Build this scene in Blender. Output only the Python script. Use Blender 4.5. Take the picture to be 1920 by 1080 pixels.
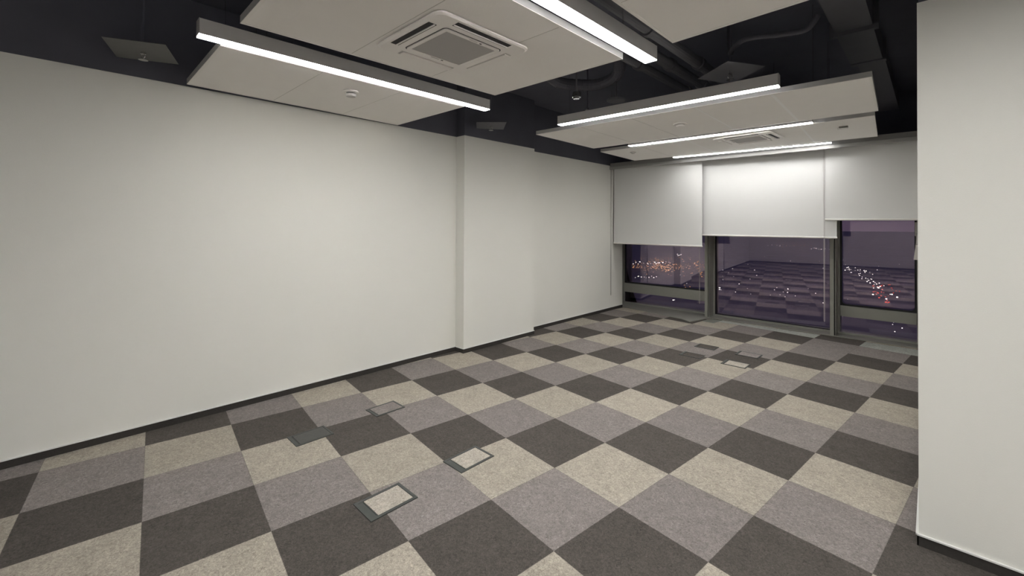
import bpy, bmesh, math, random
from math import sin, cos, radians, pi
from mathutils import Vector, Matrix

random.seed(7)
for o in list(bpy.data.objects):
    bpy.data.objects.remove(o, do_unlink=True)
S = bpy.context.scene
COL = S.collection

# ------------------------------------------------------------------ camera, world, exposure
F_PX, YAW, PITCH, ROLL, SX, SY = 814.44, -.7602, .0089, .0045, 12.69, -126.85
fw = Vector((sin(YAW)*cos(PITCH), cos(YAW)*cos(PITCH), sin(PITCH)))
r0 = Vector((cos(YAW), -sin(YAW), 0)); u0 = r0.cross(fw)
rt = r0*cos(ROLL) + u0*sin(ROLL); up = -r0*sin(ROLL) + u0*cos(ROLL)
cd = bpy.data.cameras.new('camera'); cam = bpy.data.objects.new('camera', cd); COL.objects.link(cam)
m = Matrix((rt, up, -fw)).transposed().to_4x4(); m.translation = (0, 0, 1.548)
cam.matrix_world = m
cd.sensor_width = 36.0; cd.lens = 36.0*F_PX/1920
cd.shift_x = -SX/1920; cd.shift_y = SY/1920
cd.clip_start = .05; cd.clip_end = 12000
S.camera = cam

W = bpy.data.worlds.new('night_sky'); S.world = W; W.use_nodes = True
nt = W.node_tree; nt.nodes.clear()
wo = nt.nodes.new('ShaderNodeOutputWorld'); bg = nt.nodes.new('ShaderNodeBackground')
tc = nt.nodes.new('ShaderNodeTexCoord'); sp = nt.nodes.new('ShaderNodeSeparateXYZ'); cr = nt.nodes.new('ShaderNodeValToRGB')
nt.links.new(tc.outputs['Generated'], sp.inputs[0]); nt.links.new(sp.outputs['Z'], cr.inputs[0])
cr.color_ramp.elements[0].position = 0.0; cr.color_ramp.elements[0].color = (.125, .088, .135, 1)
cr.color_ramp.elements[1].position = .6; cr.color_ramp.elements[1].color = (.07, .07, .12, 1)
e = cr.color_ramp.elements.new(.12); e.color = (.11, .092, .155, 1)
nt.links.new(cr.outputs[0], bg.inputs[0]); bg.inputs[1].default_value = 1.0
nt.links.new(bg.outputs[0], wo.inputs[0])

vs = S.view_settings
S.display_settings.display_device = 'sRGB'
vs.view_transform = 'Standard'; vs.look = 'None'; vs.gamma = 1; vs.use_curve_mapping = False
vs.exposure = 0.0
LED_STRENGTH = 55.0

# ------------------------------------------------------------------ materials
def mat(name, col, rough=.6, metal=0.0, noise=None, bump=None, spec=.5, emit=None, coat=0):
    M = bpy.data.materials.new(name); M.use_nodes = True
    n = M.node_tree; b = n.nodes['Principled BSDF']
    b.inputs['Base Color'].default_value = (*col, 1); b.inputs['Roughness'].default_value = rough
    b.inputs['Metallic'].default_value = metal; b.inputs['Specular IOR Level'].default_value = spec
    if noise or bump:
        t = n.nodes.new('ShaderNodeTexCoord')
    if noise:
        sc, amt = noise
        nz = n.nodes.new('ShaderNodeTexNoise'); nz.inputs['Scale'].default_value = sc; nz.inputs['Detail'].default_value = 4
        r = n.nodes.new('ShaderNodeMapRange'); r.inputs['To Min'].default_value = 1-amt; r.inputs['To Max'].default_value = 1+amt
        mx = n.nodes.new('ShaderNodeMix'); mx.data_type = 'RGBA'; mx.blend_type = 'MULTIPLY'; mx.inputs[0].default_value = 1
        n.links.new(t.outputs['Object'], nz.inputs['Vector']); n.links.new(nz.outputs['Fac'], r.inputs['Value'])
        mx.inputs[6].default_value = (*col, 1); n.links.new(r.outputs[0], mx.inputs[7]); n.links.new(mx.outputs[2], b.inputs['Base Color'])
    if bump:
        sc, st = bump
        nz = n.nodes.new('ShaderNodeTexNoise'); nz.inputs['Scale'].default_value = sc; nz.inputs['Detail'].default_value = 3
        bp = n.nodes.new('ShaderNodeBump'); bp.inputs['Strength'].default_value = st; bp.inputs['Distance'].default_value = .002
        n.links.new(t.outputs['Object'], nz.inputs['Vector']); n.links.new(nz.outputs['Fac'], bp.inputs['Height']); n.links.new(bp.outputs[0], b.inputs['Normal'])
    if emit:
        b.inputs['Emission Color'].default_value = (*emit[0], 1); b.inputs['Emission Strength'].default_value = emit[1]
    return M

M_WALL = mat('wall_paint', (.87, .865, .815), .75, noise=(2.5, .012), bump=(260, .25), spec=.3)
M_BLACK = mat('black_paint', (.118, .120, .148), .8, noise=(3, .15), spec=.2)
M_BLACK2 = mat('black_painted_duct', (.092, .092, .104), .6, noise=(6, .1))
M_HOSE = mat('black_flexible_hose', (.075, .075, .092), .7, noise=(40, .2))
M_PLATE = mat('dark_grey_plate', (.14, .14, .137), .6, noise=(14, .08))
M_PLATE2 = mat('black_plate', (.12, .12, .135), .6, noise=(14, .08))
M_TILE = mat('mineral_ceiling_tile', (.92, .90, .87), .9, noise=(5, .02), bump=(180, .3), spec=.2)
M_FASCIA = mat('grey_white_fascia', (.42, .415, .41), .5, noise=(9, .02))
M_TRIM = mat('white_enamelled_trim', (.88, .86, .82), .45, noise=(9, .02))
M_TBAR = mat('ceiling_cross_bar', (.95, .94, .92), .45, noise=(9, .02))
M_TBAR2 = mat('ceiling_tile_seam', (.60, .58, .55), .8, noise=(9, .02))
M_HOUS = mat('grey_anodised_housing', (.62, .605, .60), .45, noise=(30, .03))
M_CAP = mat('grey_end_cap', (.42, .41, .40), .45, noise=(30, .03))
M_SKIRT = mat('charcoal_skirting', (.038, .034, .031), .85, noise=(90, .25), bump=(300, .4))
M_BEAD = mat('white_trim_bead', (.80, .80, .78), .5, noise=(20, .01))
M_FRAME = mat('bronze_grey_window_frame', (.29, .29, .26), .42, noise=(12, .05))
M_GASK = mat('black_rubber_gasket', (.012, .012, .013), .6, noise=(12, .05))
M_SILL = mat('grey_metal_sill', (.26, .26, .23), .5, noise=(8, .08))
M_ACW = mat('white_plastic', (.90, .87, .84), .4, noise=(9, .01))
M_ACG = mat('grey_intake_mesh', (.40, .385, .375), .6, noise=(260, .10), bump=(400, .5))
M_DARK = mat('dark_slot', (.012, .011, .013), .7, noise=(20, .1))
M_CHROME = mat('polished_metal', (.75, .75, .74), .22, 1.0, noise=(20, .05))
M_BLIND = mat('roller_blind_fabric', (.77, .77, .76), .85, noise=(3, .012), bump=(600, .3), spec=.2)
M_BAR = mat('white_blind_bar', (.80, .78, .75), .4, noise=(9, .02))
M_PELM = mat('pale_grey_blind_rail', (.36, .355, .34), .45, noise=(9, .02))
M_CHAIN = mat('bead_chain_plastic', (.55, .52, .52), .5, noise=(40, .05))
M_CHAIN2 = mat('grey_bead_chain', (.30, .29, .28), .5, noise=(40, .05))
M_WIRE = mat('steel_wire', (.05, .05, .05), .5, .5, noise=(40, .05))
M_BOX = mat('floor_box_rim', (.052, .058, .054), .6, noise=(40, .12))
M_GROUND = mat('hazed_city_ground', (.24, .22, .30), .95, noise=(.02, .4))  # paler than bare ground: the glowing city haze is put into the colour
M_CLEAR = mat('grey_white_plastic', (.52, .51, .49), .5, noise=(9, .02))

# LED diffuser
M_LED = bpy.data.materials.new('led_diffuser'); M_LED.use_nodes = True
n = M_LED.node_tree; n.nodes.clear()
o_ = n.nodes.new('ShaderNodeOutputMaterial'); e_ = n.nodes.new('ShaderNodeEmission')
e_.inputs[0].default_value = (1, .985, .965, 1)
# the diffuser throws most of its light straight down, as such fittings do
ge = n.nodes.new('ShaderNodeNewGeometry'); dt = n.nodes.new('ShaderNodeVectorMath'); dt.operation = 'DOT_PRODUCT'
n.links.new(ge.outputs['Normal'], dt.inputs[0]); n.links.new(ge.outputs['Incoming'], dt.inputs[1])
a0 = n.nodes.new('ShaderNodeMath'); a0.operation = 'ABSOLUTE'; n.links.new(dt.outputs['Value'], a0.inputs[0])
ab = n.nodes.new('ShaderNodeMath'); ab.operation = 'POWER'; n.links.new(a0.outputs[0], ab.inputs[0]); ab.inputs[1].default_value = 1.0
ma = n.nodes.new('ShaderNodeMath'); ma.operation = 'MULTIPLY_ADD'; n.links.new(ab.outputs[0], ma.inputs[0]); ma.inputs[1].default_value = LED_STRENGTH*.75; ma.inputs[2].default_value = LED_STRENGTH*.30
n.links.new(ma.outputs[0], e_.inputs[1])
n.links.new(e_.outputs[0], o_.inputs[0])

M_LED2 = M_LED.copy(); M_LED2.name = 'led_diffuser_dimmed'
for nd in M_LED2.node_tree.nodes:
    if nd.type == 'MATH' and nd.operation == 'MULTIPLY_ADD':
        nd.inputs[1].default_value *= .70; nd.inputs[2].default_value *= .58
# window glass: clear pane with a purple-tinted coating reflection
M_GLASS = bpy.data.materials.new('coated_window_glass'); M_GLASS.use_nodes = True
n = M_GLASS.node_tree; n.nodes.clear()
o_ = n.nodes.new('ShaderNodeOutputMaterial'); mx = n.nodes.new('ShaderNodeMixShader')
tr = n.nodes.new('ShaderNodeBsdfTransparent'); tr.inputs[0].default_value = (.86, .85, .88, 1)
gl = n.nodes.new('ShaderNodeBsdfGlossy'); gl.inputs['Color'].default_value = (.88, .74, .84, 1); gl.inputs['Roughness'].default_value = .004
fr = n.nodes.new('ShaderNodeFresnel'); fr.inputs[0].default_value = 2.35
n.links.new(fr.outputs[0], mx.inputs[0]); n.links.new(tr.outputs[0], mx.inputs[1]); n.links.new(gl.outputs[0], mx.inputs[2]); n.links.new(mx.outputs[0], o_.inputs[0])

def citymat(name, col, st):
    M = bpy.data.materials.new(name); M.use_nodes = True
    n = M.node_tree; n.nodes.clear()
    o = n.nodes.new('ShaderNodeOutputMaterial'); e = n.nodes.new('ShaderNodeEmission')
    e.inputs[0].default_value = (*col, 1); e.inputs[1].default_value = st
    n.links.new(e.outputs[0], o.inputs[0]); return M
M_CW = citymat('white_street_lamps', (1, .93, .85), 3.0)
M_CO = citymat('orange_street_lamps', (1, .50, .22), 1.3)
M_CR = citymat('red_tail_lamps', (1, .14, .10), 1.3)

# carpet
def V(n, a, op, b=None, c=None):
    q = n.nodes.new('ShaderNodeMath'); q.operation = op
    for i, x in enumerate((a, b, c)):
        if x is None: continue
        if isinstance(x, (int, float)): q.inputs[i].default_value = x
        else: n.links.new(x, q.inputs[i])
    return q.outputs[0]
def mixc(n, f, a, b, blend='MIX'):
    q = n.nodes.new('ShaderNodeMix'); q.data_type = 'RGBA'; q.blend_type = blend
    for s, x in ((0, f), (6, a), (7, b)):
        if isinstance(x, (int, float)): q.inputs[s].default_value = x
        elif isinstance(x, tuple): q.inputs[s].default_value = (*x, 1)
        else: n.links.new(x, q.inputs[s])
    return q.outputs[2]
C_BEIGE, C_MAUVE, C_DARK, C_GREEN = (.365, .330, .278), (.235, .211, .200), (.086, .077, .069), (.36, .37, .34)
def carpet(name, fixed=None):
    M = bpy.data.materials.new(name); M.use_nodes = True
    n = M.node_tree; b = n.nodes['Principled BSDF']; b.inputs['Roughness'].default_value = .95; b.inputs['Specular IOR Level'].default_value = .15
    t = n.nodes.new('ShaderNodeTexCoord')
    if fixed is None:
        s = n.nodes.new('ShaderNodeSeparateXYZ'); n.links.new(t.outputs['Object'], s.inputs[0])
        jx = V(n, s.outputs[0], 'DIVIDE', .5); iy = V(n, s.outputs[1], 'DIVIDE', .5)
        j = V(n, jx, 'FLOOR'); i = V(n, iy, 'FLOOR')
        k = V(n, V(n, i, 'SUBTRACT', j), 'FLOORED_MODULO', 3)
        is_d = V(n, k, 'COMPARE', 1, .1); is_m = V(n, k, 'COMPARE', 2, .1)
        # one misplaced tile by the window
        odd = V(n, V(n, i, 'COMPARE', 9, .1), 'MULTIPLY', V(n, j, 'COMPARE', 0, .1))
        c = mixc(n, is_m, C_BEIGE, C_MAUVE); c = mixc(n, is_d, c, C_DARK); c = mixc(n, odd, c, C_MAUVE)
        # each tile a touch lighter or darker, pile direction turned
        wn = n.nodes.new('ShaderNodeTexWhiteNoise'); wn.noise_dimensions = '2D'
        cb = n.nodes.new('ShaderNodeCombineXYZ'); n.links.new(i, cb.inputs[0]); n.links.new(j, cb.inputs[1]); n.links.new(cb.outputs[0], wn.inputs['Vector'])
        r = n.nodes.new('ShaderNodeMapRange'); r.inputs['To Min'].default_value = .93; r.inputs['To Max'].default_value = 1.07
        n.links.new(wn.outputs['Value'], r.inputs['Value']); c = mixc(n, 1.0, c, r.outputs[0], 'MULTIPLY')
        # thin seams
        fx = V(n, V(n, V(n, jx, 'FRACT'), 'SUBTRACT', .5), 'ABSOLUTE'); fy = V(n, V(n, V(n, iy, 'FRACT'), 'SUBTRACT', .5), 'ABSOLUTE')
        seam = V(n, V(n, fx, 'MAXIMUM', fy), 'GREATER_THAN', .496)
        c = mixc(n, V(n, seam, 'MULTIPLY', .35), c, (.10, .09, .08))
    else:
        rgb = n.nodes.new('ShaderNodeRGB'); rgb.outputs[0].default_value = (*fixed, 1); c = rgb.outputs[0]
    for sc, lo, hi in ((85, .66, 1.34), (30, .86, 1.14), (7, .93, 1.07)):
        nz = n.nodes.new('ShaderNodeTexNoise'); nz.inputs['Scale'].default_value = sc; nz.inputs['Detail'].default_value = 3; nz.inputs['Roughness'].default_value = .62; nz.inputs['Distortion'].default_value = 1.6 if sc > 20 else 0
        r = n.nodes.new('ShaderNodeMapRange'); r.inputs['From Min'].default_value = .3; r.inputs['From Max'].default_value = .7
        r.inputs['To Min'].default_value = lo; r.inputs['To Max'].default_value = hi
        n.links.new(t.outputs['Object'], nz.inputs['Vector']); n.links.new(nz.outputs['Fac'], r.inputs['Value'])
        c = mixc(n, 1.0, c, r.outputs[0], 'MULTIPLY')
        if sc == 85:
            bp = n.nodes.new('ShaderNodeBump'); bp.inputs['Strength'].default_value = .6; bp.inputs['Distance'].default_value = .004
            n.links.new(nz.outputs['Fac'], bp.inputs['Height']); n.links.new(bp.outputs[0], b.inputs['Normal'])
    n.links.new(c, b.inputs['Base Color'])
    return M
M_CARPET = carpet('carpet_tiles_three_tone')
M_CB, M_CM, M_CD = carpet('beige_carpet', (.40, .37, .32)), carpet('mauve_carpet', C_MAUVE), carpet('dark_carpet', C_DARK)
M_CL = carpet('light_beige_carpet', (.42, .385, .335))
M_LINO = carpet('grey_green_offcut', C_GREEN)

# ------------------------------------------------------------------ helpers
def obj(name, bm, material, parent=None, smooth=False):
    me = bpy.data.meshes.new(name); bm.normal_update()
    bmesh.ops.recalc_face_normals(bm, faces=bm.faces); bm.to_mesh(me); bm.free()
    me.materials.append(material)
    if smooth:
        for p in me.polygons: p.use_smooth = True
    o = bpy.data.objects.new(name, me); COL.objects.link(o)
    if parent: o.parent = parent
    return o
def thing(name, label, cat, loc=(0, 0, 0), rotz=0, group=None):
    o = bpy.data.objects.new(name, None); COL.objects.link(o); o.empty_display_size = .1
    o.location = loc; o.rotation_euler = (0, 0, rotz); tag(o, label, cat, group); return o
def tag(o, label, cat, group=None, kind=None):
    o['label'] = label; o['category'] = cat
    if group: o['group'] = group
    if kind: o['kind'] = kind
    return o
def struct(name, bm, material):
    o = obj(name, bm, material); o['kind'] = 'structure'; return o
def box(bm, x0, x1, y0, y1, z0, z1, bev=0):
    vs = [bm.verts.new((x, y, z)) for z in (z0, z1) for x, y in ((x0, y0), (x1, y0), (x1, y1), (x0, y1))]
    fs = [bm.faces.new([vs[i] for i in f]) for f in ((0, 3, 2, 1), (4, 5, 6, 7), (0, 1, 5, 4), (1, 2, 6, 5), (2, 3, 7, 6), (3, 0, 4, 7))]
    if bev:
        bmesh.ops.bevel(bm, geom=list({e for f in fs for e in f.edges}), offset=bev, segments=2, affect='EDGES', profile=.7)
    return bm
def B(*a, **k): return box(bmesh.new(), *a, **k)
def prism(bm, pts, z0, z1):
    lo = [bm.verts.new((x, y, z0)) for x, y in pts]; hi = [bm.verts.new((x, y, z1)) for x, y in pts]
    bm.faces.new(lo[::-1]); bm.faces.new(hi)
    for i in range(len(pts)):
        j = (i+1) % len(pts); bm.faces.new((lo[i], lo[j], hi[j], hi[i]))
    return bm
def ring(bm, outer, inner, z0, z1):
    n = len(outer)
    a = [[bm.verts.new((x, y, z)) for x, y in p] for p in (outer, inner) for z in (z0, z1)]
    ol, oh, il, ih = a
    for i in range(n):
        j = (i+1) % n
        bm.faces.new((ol[i], ol[j], oh[j], oh[i])); bm.faces.new((il[j], il[i], ih[i], ih[j]))
        bm.faces.new((oh[i], oh[j], ih[j], ih[i])); bm.faces.new((ol[j], ol[i], il[i], il[j]))
    return bm
def rrect(cx, cy, hx, hy, r, n=6):
    out = []
    for sx, sy, a0 in ((1, 1, 0), (-1, 1, 90), (-1, -1, 180), (1, -1, 270)):
        for k in range(n+1):
            a = radians(a0+90*k/n); out.append((cx+sx*(hx-r)+r*cos(a), cy+sy*(hy-r)+r*sin(a)))
    return out
def tube(bm, pts, r, seg=12, closed_ends=True):
    pts = [Vector(p) for p in pts]; rings = []
    for i, p in enumerate(pts):
        d = (pts[min(i+1, len(pts)-1)]-pts[max(i-1, 0)]).normalized()
        a = d.cross(Vector((0, 0, 1))); a = a.normalized() if a.length > 1e-3 else Vector((1, 0, 0)); b = d.cross(a).normalized()
        rr = r[i] if isinstance(r, (list, tuple)) else r
        rings.append([bm.verts.new(p+rr*(a*cos(2*pi*k/seg)+b*sin(2*pi*k/seg))) for k in range(seg)])
    for A, C in zip(rings, rings[1:]):
        for k in range(seg): bm.faces.new((A[k], A[(k+1) % seg], C[(k+1) % seg], C[k]))
    if closed_ends:
        bm.faces.new(rings[0][::-1]); bm.faces.new(rings[-1])
    return bm
def lathe(bm, prof, cx, cy, seg=28):
    rings = []
    for r, z in prof:
        rings.append([bm.verts.new((cx+max(r, 1e-4)*cos(2*pi*k/seg), cy+max(r, 1e-4)*sin(2*pi*k/seg), z)) for k in range(seg)])
    for A, C in zip(rings, rings[1:]):
        for k in range(seg): bm.faces.new((A[k], A[(k+1) % seg], C[(k+1) % seg], C[k]))
    bm.faces.new(rings[0]); bm.faces.new(rings[-1][::-1])
    return bm
def lerp(a, b, t): return (a[0]+(b[0]-a[0])*t, a[1]+(b[1]-a[1])*t)

# ------------------------------------------------------------------ room shell
XL, ZT, ZC = -4.22, 2.615, 3.30
TH = .1133; T0 = (-1.7422, 2.1733)
bm = bmesh.new(); rot = Matrix.Rotation(TH, 2)
room = [(-4.6, -5.0), (3.1, -5.0), (3.1, 3.3), (-.04, 3.3), (-.04, 7.9), (-4.6, 7.9)]
def to_tile(p):
    x, y = p[0]-T0[0], p[1]-T0[1]
    return (x*cos(TH)-y*sin(TH), x*sin(TH)+y*cos(TH))
prism(bm, [to_tile(p) for p in room], -.12, 0)
fl = struct('floor', bm, M_CARPET); fl.location = (*T0, 0); fl.rotation_euler = (0, 0, -TH)
struct('ceiling', B(-4.9, 3.3, -5.2, 8.1, ZC, ZC+.2), M_BLACK)

struct('wall_left', B(XL-.2, XL, -5.0, 7.27, .05, ZT), M_WALL)
struct('wall_left_upper', B(XL-.2, XL-.004, -5.0, 7.9, ZT, ZC), M_BLACK)
struct('wall_left_pillar', B(XL, -4.065, 3.325, 4.59, .05, ZT), M_WALL)
struct('wall_left_pillar_upper', B(XL, -4.069, 3.329, 4.586, ZT, ZC), M_BLACK)
struct('wall_right', B(-.05, .17, 2.88, 7.9, .0, 2.642), M_WALL)
struct('wall_right_front', B(.17, 3.2, 2.88, 3.18, .0, 2.642), M_WALL)
struct('wall_right_upper', B(-.045, 3.2, 2.885, 3.18, 2.642, ZC), M_BLACK)
struct('wall_right_inner_upper', B(-.045, .17, 3.18, 7.9, 2.642, ZC), M_BLACK)
struct('wall_far_right', B(3.1, 3.3, -5.0, 2.88, 0, ZC), M_WALL)
struct('wall_back', B(-4.6, 3.3, -5.2, -4.98, 0, 2.62), M_WALL)
struct('wall_back_upper', B(-4.6, 3.3, -5.2, -4.985, 2.62, ZC), M_BLACK)

# skirting and the bright bead above it
def baseboard(name, pts):
    bm = bmesh.new()
    for (a, b, nx, ny) in pts:
        x0, x1 = sorted((a[0], b[0])); y0, y1 = sorted((a[1], b[1]))
        if nx: x0, x1 = sorted((a[0], a[0]+nx*.006))
        if ny: y0, y1 = sorted((a[1], a[1]+ny*.006))
        box(bm, x0, x1, y0, y1, 0, .05)
    return struct(name, bm, M_SKIRT)
def bead(name, pts):
    bm = bmesh.new()
    for (a, b, nx, ny) in pts:
        x0, x1 = sorted((a[0], b[0])); y0, y1 = sorted((a[1], b[1]))
        if nx: x0, x1 = sorted((a[0], a[0]+nx*.011))
        if ny: y0, y1 = sorted((a[1], a[1]+ny*.011))
        box(bm, x0, x1, y0, y1, .05, .057)
    return struct(name, bm, M_BEAD)
segL = [((XL, -4.98), (XL, 3.319), 1, 0), ((XL, 4.596), (XL, 7.27), 1, 0), ((XL, 3.325), (-4.065, 3.325), 0, -1), ((-4.065, 3.319), (-4.065, 4.596), 1, 0), ((XL, 4.59), (-4.065, 4.59), 0, 1), ((XL-.2, 7.27), (XL, 7.27), 0, 1)]
segR = [((-.056, 2.88), (3.1, 2.88), 0, -1), ((-.05, 2.874), (-.05, 7.4), -1, 0)]
baseboard('baseboard_left', segL); bead('trim_1', segL)
baseboard('baseboard_right', segR); bead('trim_2', segR)
baseboard('baseboard_back', [((XL, -4.98), (3.1, -4.98), 0, 1)])
struct('wall_left_core', B(XL-.2, XL-.001, -5.0, 7.269, 0, .05), M_SKIRT)

# ------------------------------------------------------------------ window wall
YG = 7.75
struct('wall_window_header', B(-4.6, -.04, 7.60, 8.0, 2.72, ZC), M_BLACK)
struct('wall_window_left', B(-4.9, -4.42, 7.27, 8.0, 0, 2.72), M_FRAME)
bm = bmesh.new()
prism(bm, [(-4.42, 7.90), (-4.42, 7.28), (-4.215, 7.26), (-3.0, 7.03), (-2.80, 6.90), (-2.74, 7.12), (-2.68, 7.42), (-.05, 7.46), (-.05, 7.90)], 0, .012)
sill = struct('window_sill', bm, M_SILL); sill.name = 'trim_3'

def pane(name, x0, x1, z0, z1, deg, parent):
    L = (x1-x0)/2; c = (x0+x1)/2; a = radians(deg)
    bm = B(-L/cos(a)*.995, L/cos(a)*.995, -.006, .006, z0, z1)
    o = obj(name, bm, M_GLASS, parent); o.location = (c, YG, 0); o.rotation_euler = (0, 0, a); return o
def window(name, x0, x1, transom, deg):
    w = bpy.data.objects.new(name, None); COL.objects.link(w); w['kind'] = 'structure'
    zt = 2.72
    bm = bmesh.new()
    box(bm, x0, x1, YG-.09, YG+.1, .012, .035); box(bm, x0, x1, YG-.09, YG+.1, zt-.06, zt)
    box(bm, x0, x0+.022, YG-.09, YG+.1, .035, zt-.06); box(bm, x1-.022, x1, YG-.09, YG+.1, .035, zt-.06)
    obj('window_frame', bm, M_FRAME, w)
    if transom:
        z0, z1 = transom
        obj('transom', B(x0+.022, x1-.022, YG-.10, YG+.08, z0, z1, bev=.006), M_FRAME, w)
        # opening sash: dark gasket with rounded corners around the upper pane
        gx0, gx1, gz0, gz1 = x0+.022, x1-.022, z1, zt-.06
        bm = bmesh.new()
        cx, cz, hx, hz = (gx0+gx1)/2, (gz0+gz1)/2, (gx1-gx0)/2, (gz1-gz0)/2
        out = [(cx+sx*hx, cz+sz*hz) for sx, sz in ((1, 1), (-1, 1), (-1, -1), (1, -1)) for _ in range(7)]
        inn = rrect(cx, cz, hx-.022, hz-.022, .05)
        ring(bm, out, inn, -.02, .02)
        bmesh.ops.rotate(bm, verts=bm.verts, cent=(0, 0, 0), matrix=Matrix.Rotation(pi/2, 3, 'X'))
        bmesh.ops.translate(bm, verts=bm.verts, vec=(0, YG-.06, 0))
        obj('gasket', bm, M_GASK, w)
        pane('upper_pane', gx0+.003, gx1-.003, gz0, gz1, deg, w); pane('lower_pane', gx0+.003, gx1-.003, .035, z0, deg, w)
    else:
        bm = bmesh.new(); box(bm, x0+.022, x0+.040, YG-.07, YG-.03, .035, zt-.06); box(bm, x1-.034, x1-.022, YG-.07, YG-.03, .035, zt-.06); box(bm, x0+.04, x1-.034, YG-.07, YG-.03, .035, .043)
        obj('gasket', bm, M_GASK, w)
        pane('pane', x0+.025, x1-.025, .035, zt-.06, deg, w)
    return w
window('window_1', -4.42, -2.77, (.232, .405), 5.0)
window('window_2', -2.70, -1.042, None, 3.2)
w3 = window('window_3', -.975, -.12, (.262, .412), .6)
for i, (a, b) in enumerate(((-2.768, -2.70), (-1.042, -.975))):
    bm = bmesh.new(); box(bm, a, b-.020, 7.45, 7.86, .012, 2.72, bev=.003); struct('trim_%d' % (4+2*i), bm, M_FRAME)
    bm = bmesh.new(); box(bm, b-.020, b-.006, 7.47, 7.86, .012, 2.72); struct('trim_%d' % (5+2*i), bm, M_GASK)
    bm = bmesh.new(); box(bm, b-.006, b, 7.45, 7.86, .012, 2.72); struct('trim_%d' % (8+i), bm, M_FRAME)
struct('trim_10', B(-.12, -.05, 7.50, 7.86, .012, 2.72), M_FRAME)

# window handle on the right jamb
h = thing('window_handle', 'white lever handle on the right jamb of the right-hand window', 'window handle', (-.135, 7.50, 1.12))
obj('backplate', B(-.022, .022, -.018, -.0005, .30, .475, bev=.005), M_BAR, h)
bm = bmesh.new(); tube(bm, [(0, -.018, .33), (0, -.045, .33), (0, -.052, .30), (-.004, -.05, .18)], .012, 10)
obj('handle_stem', bm, M_BAR, h, True)
bm = bmesh.new(); prism(bm, [(-.012, .19), (.014, .19), (.006, .0), (-.034, .0)], .035, .062)
bmesh.ops.rotate(bm, verts=bm.verts, cent=(0, 0, 0), matrix=Matrix.Rotation(pi/2, 3, 'X'))
obj('lever', bm, M_BAR, h)

# offcut strips of another flooring along the window
def strip(name, cells, label, material=M_LINO):
    pts = []
    for (j, i) in cells:
        x, y = j*.5, i*.5
        pts.append((T0[0]+x*cos(TH)+y*sin(TH), T0[1]-x*sin(TH)+y*cos(TH)))
    bm = bmesh.new(); prism(bm, pts, 0, .0025)
    o = obj(name, bm, material); tag(o, label, 'floor strip', 'flooring offcuts along the window'); return o
strip('floor_strip', [(-2.62, 9.92), (-2.0, 9.98), (-2.0, 10.0), (0, 10.0), (0, 10.52), (-2.62, 10.22)], 'pale grey-green flooring offcut below the middle window')
strip('floor_strip', [(1.0, 10.0), (1.12, 10.0), (2.35, 10.0), (2.35, 10.72), (1.0, 10.60)], 'pale grey-green flooring offcut below the right-hand window')
strip('floor_strip', [(-3.0, 9.62), (-2.62, 9.62), (-2.62, 10.18), (-3.0, 10.12)], 'small darker green flooring piece at the left mullion foot', mat('green_grey_lino', (.19, .20, .175), .7, noise=(30, .1)))

# ------------------------------------------------------------------ roller blinds
def blind(x0, x1, y, zb, label, chain=None):
    t = thing('roller_blind', label, 'blind', ((x0+x1)/2, y, zb), 0, 'grey roller blinds over the windows')
    L = (x1-x0)/2; H = 2.60-zb
    obj('blind_fabric', B(-L, L, -.0012, .0012, .016, H), M_BLIND, t)
    bm = bmesh.new(); tube(bm, [(-L-.006, -.002, .010), (L+.006, -.002, .010)], .0125, 12); obj('bottom_bar', bm, M_BAR, t, False)
    bm = bmesh.new(); tube(bm, [(-L+.02, .038, H+.045), (L-.02, .038, H+.045)], .032, 16); obj('roller_tube', bm, M_PELM, t, True)
    if chain:
        cx, zlo, mt = chain; cx -= (x0+x1)/2; zlo -= zb
        pts = [(cx-.0045, .006, H+.04)] + [(cx-.0045, .006, zlo+.01), (cx, .006, zlo), (cx+.0045, .006, zlo+.01)] + [(cx+.0045, .006, H+.04)]
        bm = bmesh.new(); tube(bm, pts, .0022, 6); obj('bead_chain', bm, mt, t)
    return t
lb = blind(-4.196, -2.614, 6.93, 1.203, 'grey roller blind lowered furthest, beside the left wall', None)
blind(-2.648, -.905, 7.02, 1.378, 'widest pale roller blind, over the middle window', (-2.69, .29, M_CHAIN2))
blind(-1.021, -.060, 6.99, 1.616, 'shortest roller blind, over the right-hand window', (-1.038, .27, M_CHAIN))
obj('gap_shade_strip', B(-.800, -.793, .012, .016, .0, 1.40), M_GASK, lb)  # dark strip standing in for the shade in the gap beside the wall
ch = bmesh.new(); tube(ch, [(-4.208, 6.84, 2.56), (-4.208, 6.84, .28), (-4.208, 6.848, .272), (-4.208, 6.856, .28), (-4.208, 6.856, 2.56)], .0022, 6)
tag(obj('blind_chain', ch, M_CHAIN2), 'thin grey bead chain hanging against the left wall beside the left blind', 'blind chain')
t = thing('blind_rail', 'long pale grey rail across the top of the roller blinds', 'blind rail', (-2.14, 6.805, 2.541))
obj('rail_lip', B(-2.075, 2.085, 0, .022, 0, .045, bev=.004), M_PELM, t)
obj('rail_fascia', B(-2.075, 2.085, .022, .028, .006, .112), mat('grey_rail_fascia', (.30, .295, .285), .5, noise=(9, .03)), t)

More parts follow.
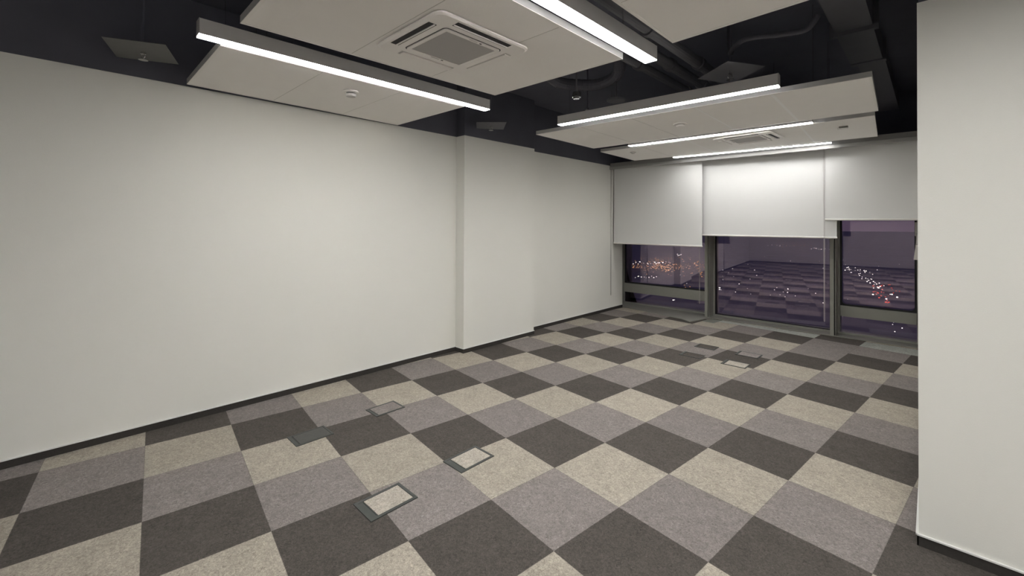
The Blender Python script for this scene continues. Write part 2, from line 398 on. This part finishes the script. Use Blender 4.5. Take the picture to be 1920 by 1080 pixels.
# ------------------------------------------------------------------ suspended ceiling rafts
ZP = 2.605
def quad_pt(q, s, t):   # q = p00, p01(far y), p11, p10 ; s along x, t along y
    return lerp(lerp(q[0], q[3], s), lerp(q[1], q[2], s), t)
def raft(label, q, us, vs, seam=.005, seam_mats=None, trim=.018):
    """us / vs: joint positions 0..1 along x / y."""
    cx = sum(p[0] for p in q)/4; cy = sum(p[1] for p in q)/4
    t = thing('ceiling_panel', label, 'ceiling panel', (cx, cy, ZP), 0, 'suspended ceiling panels')
    q = [(p[0]-cx, p[1]-cy) for p in q]
    wx = math.dist(q[0], q[3]); wy = math.dist(q[0], q[1])
    ix, iy = trim/wx, trim/wy
    inner = [quad_pt(q, ix, iy), quad_pt(q, ix, 1-iy), quad_pt(q, 1-ix, 1-iy), quad_pt(q, 1-ix, iy)]
    bm = bmesh.new(); ring(bm, q, inner, 0, .003); obj('edge_trim', bm, M_TRIM, t)
    bm = bmesh.new(); ring(bm, q, inner, .003, .042); obj('fascia', bm, M_FASCIA, t)
    U = [ix]+list(us)+[1-ix]; Vv = [iy]+list(vs)+[1-iy]
    for a in range(len(U)-1):
        for b in range(len(Vv)-1):
            su0 = U[a]+(seam[a-1]/2/wx if a else 0); su1 = U[a+1]-(seam[a]/2/wx if a < len(us) else 0)
            sv0 = Vv[b]+(seamv/2/wy if b else 0); sv1 = Vv[b+1]-(seamv/2/wy if b < len(vs) else 0)
            bm = bmesh.new(); prism(bm, [quad_pt(q, su0, sv0), quad_pt(q, su0, sv1), quad_pt(q, su1, sv1), quad_pt(q, su1, sv0)], .002, .024)
            obj('ceiling_tile', bm, M_TILE, t)
    for k, u in enumerate(us):
        d = seam[k]/2/wx
        bm = bmesh.new(); prism(bm, [quad_pt(q, u-d, iy), quad_pt(q, u-d, 1-iy), quad_pt(q, u+d, 1-iy), quad_pt(q, u+d, iy)], .0015, .022)
        obj('cross_bar', bm, M_TBAR if seam[k] > .01 else M_TBAR2, t)
    for v in vs:
        d = seamv/2/wy
        bm = bmesh.new(); prism(bm, [quad_pt(q, ix, v-d), quad_pt(q, ix, v+d), quad_pt(q, 1-ix, v+d), quad_pt(q, 1-ix, v-d)], .003, .022)
        obj('cross_bar', bm, M_TBAR2, t)
    for s in (.12, .88):
        for r_ in (.12, .88):
            p = quad_pt(q, s, r_); bm = bmesh.new(); tube(bm, [(*p, .03), (*p, ZC-ZP)], .0015, 6); obj('suspension_wire', bm, M_WIRE, t)
    return t
seamv = .006
raft('white ceiling panel above the left wall, with a smoke detector in it', [(-4.12, .646), (-4.16, 2.474), (-3.06, 2.49), (-3.07, .640)], [], [.33, .665], [])
raft('large white ceiling panel with the nearer air conditioner in it', [(-2.653, .64), (-2.598, 2.442), (-1.427, 2.459), (-1.437, .64)], [], [.33, .655], [])
raft('white ceiling panel at the top right, cut off by the picture edge', [(-1.09, .62), (-1.09, 2.438), (.10, 2.38), (.10, .62)], [], [.33, .665], [])
raft('wide white ceiling panel of five tiles with a round detector', [(-3.38, 3.843), (-3.405, 5.084), (-.353, 5.166), (-.304, 3.95)], [.20, .395, .597, .795], [], [.005, .006, .016, .024], None)
raft('wide white ceiling panel nearest the windows, with the farther air conditioner', [(-3.493, 5.395), (-3.550, 6.505), (-.461, 6.638), (-.393, 5.355)], [.205, .41, .60, .80], [], [.004, .018, .016, .022], None)

# ------------------------------------------------------------------ air conditioner cassettes
def cassette(cx, cy, hx, hy, rz, label, rod):
    t = thing('air_conditioner', label, 'air conditioner', (cx, cy, ZP), rz, 'ceiling cassette air conditioners')
    bm = bmesh.new()
    out0, out1 = rrect(0, 0, hx, hy, .055), rrect(0, 0, hx-.012, hy-.012, .05)
    z0, z1 = -.016, -.0015
    a = [bm.verts.new((x, y, z1)) for x, y in out0]; b = [bm.verts.new((x, y, z0+.007)) for x, y in out0]; c = [bm.verts.new((x, y, z0)) for x, y in out1]
    nn = len(a)
    for i in range(nn):
        j = (i+1) % nn; bm.faces.new((a[i], a[j], b[j], b[i])); bm.faces.new((b[i], b[j], c[j], c[i]))
    bm.faces.new(a); bm.faces.new(c[::-1])
    obj('face_plate', bm, M_ACW, t)
    g = .553*hx; gy = .553*hy
    bm = bmesh.new(); ring(bm, rrect(0, 0, g+.026, gy+.026, .03), rrect(0, 0, g+.020, gy+.020, .025), z0-.0006, z0+.001); obj('grille_seam', bm, M_DARK, t)
    bm = bmesh.new(); ring(bm, rrect(0, 0, g+.018, gy+.018, .02), rrect(0, 0, g-.007, gy-.007, .004), z0-.005, z0); gf = obj('grille_frame', bm, M_ACW, t)
    obj('intake_grille', B(-g+.007, g-.007, -gy+.007, gy-.007, z0-.003, z0), M_ACG, t)
    for s in (-1, 1):
        obj('latch', B(s*(g+.006)-.004, s*(g+.006)+.004, .045, .060, z0-.006, z0-.005), M_DARK, gf)
        obj('latch_plate', B(s*(g+.006)-.005, s*(g+.006)+.005, -.03, .03, z0-.0056, z0-.005), M_TBAR2, gf)
    L = .585
    # two outlets: recess shade as a flat dark strip plus vane; two drawn closed
    def slot(dark, horiz, s):
        off = s*((hy if horiz else hx)*.835); w = .025; ln = (hx if horiz else hy)*L
        def bb(a0, a1, c0, c1, za, zb):
            return B(a0, a1, off+c0, off+c1, za, zb) if horiz else B(off+c0, off+c1, a0, a1, za, zb)
        if dark:
            sl = obj('air_outlet', bb(-ln, ln, -w, w, z0-.0015, z0), M_DARK, t)
            obj('vane', bb(-ln, ln, -.015 if s > 0 else .007, -.007 if s > 0 else .015, z0-.006, z0-.0015), M_ACW, sl)
        else:
            sl = obj('air_outlet', bb(-ln, ln, -w, w, z0-.0015, z0), M_TBAR2, t)
            obj('vane', bb(-ln+.012, ln-.012, -w+.003, w-.003, z0-.007, z0-.0015), M_ACW, sl)
    slot(True, True, -1); slot(True, False, 1); slot(False, True, 1); slot(False, False, -1)
    obj('casing', B(-hx+.05, hx-.05, -hy+.05, hy-.05, .05, .30), M_BLACK2, t)
    for sx in (-1, 1):
        bm = bmesh.new(); tube(bm, [(sx*(hx-rod), 0, .30), (sx*(hx-rod), 0, ZC-ZP)], .005, 8); obj('threaded_rod', bm, M_WIRE, t)
    return t
cassette(-2.063, 1.597, .322, .335, 0, 'white square ceiling air conditioner in the large nearer panel', .09)
cassette(-1.612, 5.735, .325, .290, radians(-3), 'white square ceiling air conditioner in the panel by the windows', .125)

# ------------------------------------------------------------------ linear LED lights
def led(p0, p1, label, w=.075, zb=2.598, lamp=None):
    p0, p1 = Vector((*p0, 0)), Vector((*p1, 0)); d = p1-p0; L = d.length/2; c = (p0+p1)/2
    t = thing('linear_light', label, 'ceiling light', (c.x, c.y, zb), math.atan2(d.y, d.x), 'suspended linear lights')
    obj('housing', B(-L+.003, L-.003, -w/2, w/2, .004, .092, bev=.002), M_HOUS, t)
    obj('diffuser', B(-L+.002, L-.002, -w/2+.002, w/2-.002, 0, .004), lamp or M_LED, t)
    for s in (-1, 1):
        obj('end_cap', B(min(s*(L-.003), s*L), max(s*(L-.003), s*L), -w/2, w/2, .006, .094), M_CAP, t)
        bm = bmesh.new(); tube(bm, [(s*(L-.35), 0, .092), (s*(L-.35), 0, ZC-zb)], .0012, 6); obj('suspension_wire', bm, M_WIRE, t)
    return t
led((-2.985, .515), (-2.975, 2.70), 'long white linear light hanging parallel to the left wall')
led((-1.320, .45), (-1.310, 2.61), 'bright linear light at the top centre, cut off by the picture edge', .085)
led((-2.862, 3.63), (-.832, 3.725), 'linear light in front of the wide panel with the round detector')
led((-2.935, 5.235), (-.88, 5.285), 'linear light between the two wide ceiling panels')
led((-2.92, 6.578), (-.918, 6.71), 'linear light nearest the roller blinds', zb=2.596, lamp=M_LED2)
led((.34, .05), (.35, 2.21), 'unseen linear light right of the top right panel, outside the picture')  # unseen, carries on the row spacing, added to brighten the right wall face
led((-2.95, -3.2), (-.9, -3.15), 'added linear light behind the camera, parallel to the back wall')  # unseen lamp, added to brighten the walls near the camera
led((.4, -2.3), (.4, -.15), 'added linear light behind the camera, right of centre')  # extra fill out of view, added for the near walls
led((2.0, .05), (2.0, 2.2), 'added linear light at the far right outside the picture')  # unseen fill light, added to lift the right wall face
led((2.0, -2.3), (2.0, -.15), 'added linear light behind the camera at the far right')  # one more added lamp out of view, raises the light on near walls

# ------------------------------------------------------------------ detectors and sensors on the panels
t = thing('smoke_detector', 'white smoke detector under the panel above the left wall', 'smoke detector', (-3.361, 1.582, ZP))
bm = bmesh.new(); lathe(bm, [(.058, -.0005), (.058, -.008), (.050, -.014), (.036, -.016)], 0, 0); obj('base', bm, M_ACW, t, False)
bm = bmesh.new(); lathe(bm, [(.036, -.016), (.036, -.022)], 0, 0); obj('sensing_gap', bm, M_DARK, t)
bm = bmesh.new(); lathe(bm, [(.039, -.022), (.041, -.032), (.036, -.044), (.020, -.048)], 0, 0); obj('head', bm, M_CLEAR, t, False)
t = thing('smoke_detector', 'round white detector in the wide five-tile panel', 'smoke detector', (-1.899, 4.442, ZP))
bm = bmesh.new(); lathe(bm, [(.072, -.0005), (.072, -.005), (.066, -.010)], 0, 0); obj('base', bm, M_ACW, t)
bm = bmesh.new(); lathe(bm, [(.040, -.010), (.038, -.022)], 0, 0); obj('sensing_gap', bm, M_TBAR2, t)
bm = bmesh.new(); lathe(bm, [(.046, -.022), (.042, -.028), (.026, -.032)], 0, 0); obj('head', bm, M_ACW, t)
t = thing('ceiling_sensor', 'small white rectangular sensor at the right end of the panel by the windows', 'sensor', (-.684, 5.75, ZP))
obj('sensor_body', B(-.032, .044, -.045, -.002, -.012, -.0005), mat('dark_olive_plastic', (.10, .095, .075), .5, noise=(20, .1)), t)
obj('sensor_plate', B(-.052, .040, -.002, .022, -.022, -.0005), M_BAR, t)
t = thing('ceiling_sensor', 'small grey fitting at the left end of the panel by the windows', 'sensor', (-3.149, 5.72, ZP))
bm = bmesh.new(); lathe(bm, [(.045, -.0005), (.045, -.006), (.038, -.010)], 0, 0); obj('sensor_plate', bm, M_TBAR2, t)
bm = bmesh.new(); lathe(bm, [(.022, -.010), (.020, -.024)], 0, 0); obj('sensor_head', bm, M_TBAR2, t)

# ------------------------------------------------------------------ sprinkler plates and sprinklers under the black ceiling
def sprinkler(x, y, z, label, s=1.0):
    t = thing('sprinkler', label, 'sprinkler', (x, y, z), .5, 'ceiling sprinklers')
    bm = bmesh.new(); tube(bm, [(0, 0, 0), (0, 0, ZC-z)], .006, 10); obj('drop_pipe', bm, M_BLACK, t)
    bm = bmesh.new(); lathe(bm, [(.014*s, 0), (.014*s, -.012*s)], 0, 0, 12); obj('thread', bm, M_CHROME, t)
    for q in (-1, 1):
        bm = bmesh.new(); tube(bm, [(q*.010*s, 0, -.012*s), (q*.016*s, 0, -.026*s), (q*.004*s, 0, -.044*s)], .0028*s, 6); obj('frame_arm', bm, M_CHROME, t)
    bm = bmesh.new(); lathe(bm, [(.024*s, -.044*s), (.024*s, -.047*s)], 0, 0, 16); obj('deflector', bm, M_CHROME, t)
    return t
def plate(pts, z, material, label):
    cx = sum(p[0] for p in pts)/4; cy = sum(p[1] for p in pts)/4
    bm = bmesh.new(); prism(bm, [(p[0]-cx, p[1]-cy) for p in pts], 0, .003)
    # hole for the drop pipe is covered by a collar
    o = obj('sprinkler_plate', bm, material); o.location = (cx, cy, z)
    tag(o, label, 'plate', 'square heat plates over the sprinklers')
plate([(-3.798, .16), (-3.658, .459), (-4.041, .585), (-4.183, .257)], 2.72, M_PLATE, 'dark grey square plate over a sprinkler, top left by the left wall')
plate([(-3.794, 3.273), (-3.536, 3.509), (-3.845, 3.761), (-4.05, 3.50)], 2.72, M_PLATE2, 'small dark plate over a sprinkler in front of the pillar top')
plate([(-1.125, 3.496), (-.945, 3.80), (-1.288, 4.086), (-1.451, 3.742)], 2.80, M_PLATE2, 'dark diamond-shaped plate over a sprinkler among the black pipes')
sprinkler(-3.93, .375, 2.72, 'chrome sprinkler under the top left grey plate', 1.15)
sprinkler(-3.81, 3.52, 2.72, 'chrome sprinkler under the small plate by the pillar top', 1.15)
sprinkler(-1.20, 3.78, 2.80, 'chrome sprinkler under the diamond-shaped plate', 1.15)
sprinkler(-2.62, 3.79, 2.77, 'bare sprinkler without a plate above the light with the round detector panel', 1.5)

# ------------------------------------------------------------------ black services above
def pipe(x, y0, y1, z, r, label, steps=()):
    t = thing('pipe', label, 'pipe', (x, y0, z), 0, 'black pipes under the ceiling')
    bm = bmesh.new(); tube(bm, [(0, 0, 0), (0, y1-y0, 0)], r, 16); obj('pipe_run', bm, M_BLACK2, t, False)
    for s in steps:
        bm = bmesh.new(); tube(bm, [(0, s-y0-.03, 0), (0, s-y0+.03, 0)], r+.014, 16); obj('collar', bm, M_BLACK2, t)
    for s in (y0+.4, y1-.4):
        bm = bmesh.new(); tube(bm, [(0, s-y0, r), (0, s-y0, ZC-z)], .005, 6); obj('hanger_rod', bm, M_BLACK2, t)
pipe(-1.90, .2, 6.8, 2.985, .040, 'leftmost of the three black pipes behind the top centre light', (3.55, 4.6))
pipe(-1.70, .2, 6.8, 2.985, .045, 'middle one of the three black pipes behind the top centre light', (3.75, 4.5))
pipe(-1.50, .2, 6.8, 2.985, .045, 'rightmost of the three black pipes behind the top centre light', (2.95, 3.9))
t = thing('air_duct', 'dark rectangular air duct at the top right beside the right wall', 'duct', (-.43, 3.0, 3.05))
obj('duct_run', B(-.115, .115, 0, 2.05, 0, .18), M_BLACK2, t)
obj('duct_flange', B(-.150, .150, 1.15, 1.19, -.03, .19), M_BLACK2, t)
obj('duct_run', B(-.07, .13, 2.12, 4.4, 0, .15), M_BLACK2, t)
obj('duct_collar', B(-.115, .14, 2.05, 2.12, -.01, .18), M_BLACK2, t)
def smooth_path(P, n=8):
    out = []
    for i in range(len(P)-1):
        a, b, c, d = P[max(i-1, 0)], P[i], P[i+1], P[min(i+2, len(P)-1)]
        for k in range(n):
            u = k/n
            out.append(tuple(.5*((2*b[j])+(-a[j]+c[j])*u+(2*a[j]-5*b[j]+4*c[j]-d[j])*u*u+(-a[j]+3*b[j]-3*c[j]+d[j])*u**3) for j in range(3)))
    out.append(tuple(P[-1])); return out
def hose(P, r, label):
    bm = bmesh.new(); pp = smooth_path(P); tube(bm, pp, [r*(1+.05*(i % 2)) for i in range(len(pp))], 14)
    tag(obj('flexible_duct', bm, M_HOSE), label, 'duct', 'flexible black ducts')
hose([(-1.26, 3.95, 3.27), (-1.24, 3.90, 3.02), (-1.15, 3.70, 2.97), (-1.02, 3.59, 2.97), (-.82, 3.67, 2.97), (-.66, 3.73, 2.98), (-.585, 3.72, 3.06)], .020, 'thin curved flexible duct near the rectangular duct')
hose([(-2.12, 3.55, 3.24), (-2.18, 3.68, 3.02), (-2.41, 3.76, 2.98), (-2.60, 3.66, 2.98), (-2.73, 3.38, 2.99), (-2.85, 3.2, 3.24)], .055, 'thick curved flexible duct above the dome-shaped speaker')
t = thing('spot_speaker', 'dark drum-shaped ceiling speaker with bright rim, above the gap between panels', 'speaker', (-2.415, 3.32, 2.745))
bm = bmesh.new(); lathe(bm, [(.034, .045), (.040, .02), (.040, .0), (.030, -.018)], 0, 0, 24); obj('drum', bm, mat('satin_black_shell', (.10, .10, .10), .25, .3, noise=(20, .05)), t)
bm = bmesh.new(); ring(bm, [(.0415*cos(2*pi*k/24), .0415*sin(2*pi*k/24)) for k in range(24)], [(.036*cos(2*pi*k/24), .036*sin(2*pi*k/24)) for k in range(24)], -.004, .0); obj('rim', bm, M_CHROME, t)
bm = bmesh.new(); tube(bm, [(0, 0, .045), (0, 0, ZC-2.745)], .008, 8); obj('stem', bm, M_BLACK2, t)
t = thing('round_speaker', 'flat round black speaker above the light beside the drum-shaped one', 'speaker', (-2.227, 3.71, 2.75))
bm = bmesh.new(); lathe(bm, [(.088, .02), (.088, .004), (.080, 0)], 0, 0, 32); obj('grille', bm, M_PLATE2, t)
bm = bmesh.new(); tube(bm, [(0, 0, .02), (0, 0, ZC-2.75)], .008, 8); obj('stem', bm, M_BLACK2, t)

# ------------------------------------------------------------------ floor boxes
def floor_box(x0, x1, y0, y1, rim, label, lid, flap_side, rimmat=M_BOX, flap=.034):
    cx, cy = (x0+x1)/2, (y0+y1)/2
    t = thing('floor_box', label, 'floor box', (cx, cy, 0), 0, 'power boxes set in the carpet')
    hx, hy = (x1-x0)/2, (y1-y0)/2
    ix0, ix1, iy0, iy1 = -hx+rim, hx-rim, -hy+rim, hy-rim
    if flap_side == 'y-': iy0 = -hy+rim+flap
    if flap_side == 'x-': ix0 = -hx+rim+flap
    bm = bmesh.new()
    ring(bm, [(-hx, -hy), (hx, -hy), (hx, hy), (-hx, hy)], [(-hx+rim, -hy+rim), (hx-rim, -hy+rim), (hx-rim, hy-rim), (-hx+rim, hy-rim)], 0, .005)
    obj('rim', bm, rimmat, t)
    if flap_side == 'y-': fb = (-hx+rim, hx-rim, -hy+rim, iy0-.003)
    else: fb = (-hx+rim, ix0-.003, -hy+rim, hy-rim)
    obj('cable_flap', B(fb[0], fb[1], fb[2], fb[3], 0, .0042), rimmat, t)
    obj('lid', B(ix0+.002, ix1-.002, iy0, iy1-.002, 0, .0045), lid, t)
    if flap_side == 'y-': obj('hinge_groove', B(fb[0]+.008, fb[1]-.008, fb[3]-.006, fb[3]-.003, .0042, .0046), M_DARK, t)
    else: obj('hinge_groove', B(fb[1]-.006, fb[1]-.003, fb[2]+.008, fb[3]-.008, .0042, .0046), M_DARK, t)
floor_box(-2.310, -2.108, 1.118, 1.400, .018, 'floor box nearest the camera, with a light beige lid', M_CL, 'y-')
floor_box(-2.308, -2.118, 1.722, 2.000, .016, 'floor box with a light lid, second nearest, on a beige carpet tile', M_CL, 'y-')
floor_box(-3.408, -3.222, 1.750, 2.008, .014, 'floor box with a mauve lid between two mauve tiles near the left wall', M_CM, 'y-', flap=.016)
floor_box(-3.372, -3.188, 1.132, 1.392, .012, 'floor box with a dark carpet lid near the left wall', mat('dark_grey_lid', (.072, .072, .067), .8, noise=(60, .2)), 'y-', mat('dark_box_rim', (.062, .066, .061), .8, noise=(60, .2)), flap=.02)
floor_box(-2.196, -1.955, 5.565, 5.748, .012, 'far floor box with a dark lid, back left of the group of four', M_CD, 'x-', flap=.012)
floor_box(-2.192, -1.948, 5.090, 5.265, .010, 'far floor box with a dark lid, front left of the group of four', M_CD, 'x-', flap=.022)
floor_box(-1.716, -1.464, 5.572, 5.762, .012, 'far floor box with a mauve lid, back right of the group of four', M_CM, 'x-', flap=.014)
floor_box(-1.716, -1.460, 5.090, 5.282, .012, 'far floor box with a beige lid, front right of the group of four', M_CL, 'x-', flap=.020)

# ------------------------------------------------------------------ the city outside, far below
g = obj('ground', B(-6000, 6000, 60, 9000, -92, -90), M_GROUND); tag(g, 'ground of the night city far below the windows, haze put into its colour', 'ground', None, 'stuff')
def lamps(name, material, label, seeds):
    bm = bmesh.new()
    for kind, a, b, nn, size, spread in seeds:
        for k in range(nn):
            u = random.random() if kind == 'c' else (k+.5)/nn
            if kind == 'c': x, y = random.gauss(a[0], spread), random.gauss(a[1], spread*1.6)
            else: x, y = a[0]+(b[0]-a[0])*u+random.gauss(0, spread), a[1]+(b[1]-a[1])*u+random.gauss(0, spread)
            s = size*random.uniform(.35, .9); z = random.uniform(-86, -80); box(bm, x-s/2, x+s/2, y-s/2, y+s/2, z, z+s*.7)
    o = obj(name, bm, material); tag(o, label, 'city lights', None, 'stuff')
lamps('street_lamps', M_CO, 'orange street lamps of the distant city, seen through the left window',
      [('c', (-400, 830), 0, 240, 1.6, 34), ('c', (-470, 1000), 0, 70, 1.6, 30), ('l', (-395, 1010), (-260, 700), 34, 1.8, 5), ('l', (-330, 740), (-420, 860), 26, 1.8, 4),
       ('l', (-270, 640), (-230, 560), 5, 1.2, 3), ('c', (-430, 2100), 0, 30, 2.0, 70)])
lamps('street_lamps', M_CW, 'white street lamps scattered over the dark city below the windows',
      [('l', (-470, 850), (-430, 960), 16, 2.6, 1.5), ('l', (-350, 640), (-318, 655), 10, 1.8, 1.0), ('l', (-545, 960), (-520, 930), 10, 1.6, 6), ('c', (-105, 1020), 0, 26, 1.8, 16),
       ('l', (-95, 960), (-50, 800), 16, 1.8, 4), ('l', (-62, 850), (-40, 650), 12, 2.2, 7), ('l', (-218, 487), (-205, 470), 3, 1.4, 5), ('l', (-206, 610), (-196, 575), 4, 1.6, 3),
       ('l', (-520, 1190), (-500, 1180), 5, 2.4, 2), ('l', (-320, 1900), (-250, 1850), 12, 2.4, 4), ('l', (-520, 2080), (-400, 2020), 10, 2.2, 6),
       ('c', (-130, 620), 0, 16, 1.3, 22), ('c', (-20, 520), 0, 26, 1.0, 12), ('c', (-250, 700), 0, 16, 1.2, 60), ('c', (-200, 1200), 0, 14, 1.6, 110)])
lamps('tail_lamps', M_CR, 'red lamps along a road seen through the right window',
      [('l', (-62, 800), (-40, 790), 12, 1.8, 2), ('l', (-52, 700), (-34, 640), 14, 1.8, 2), ('c', (-44, 740), 0, 10, 1.4, 9)])
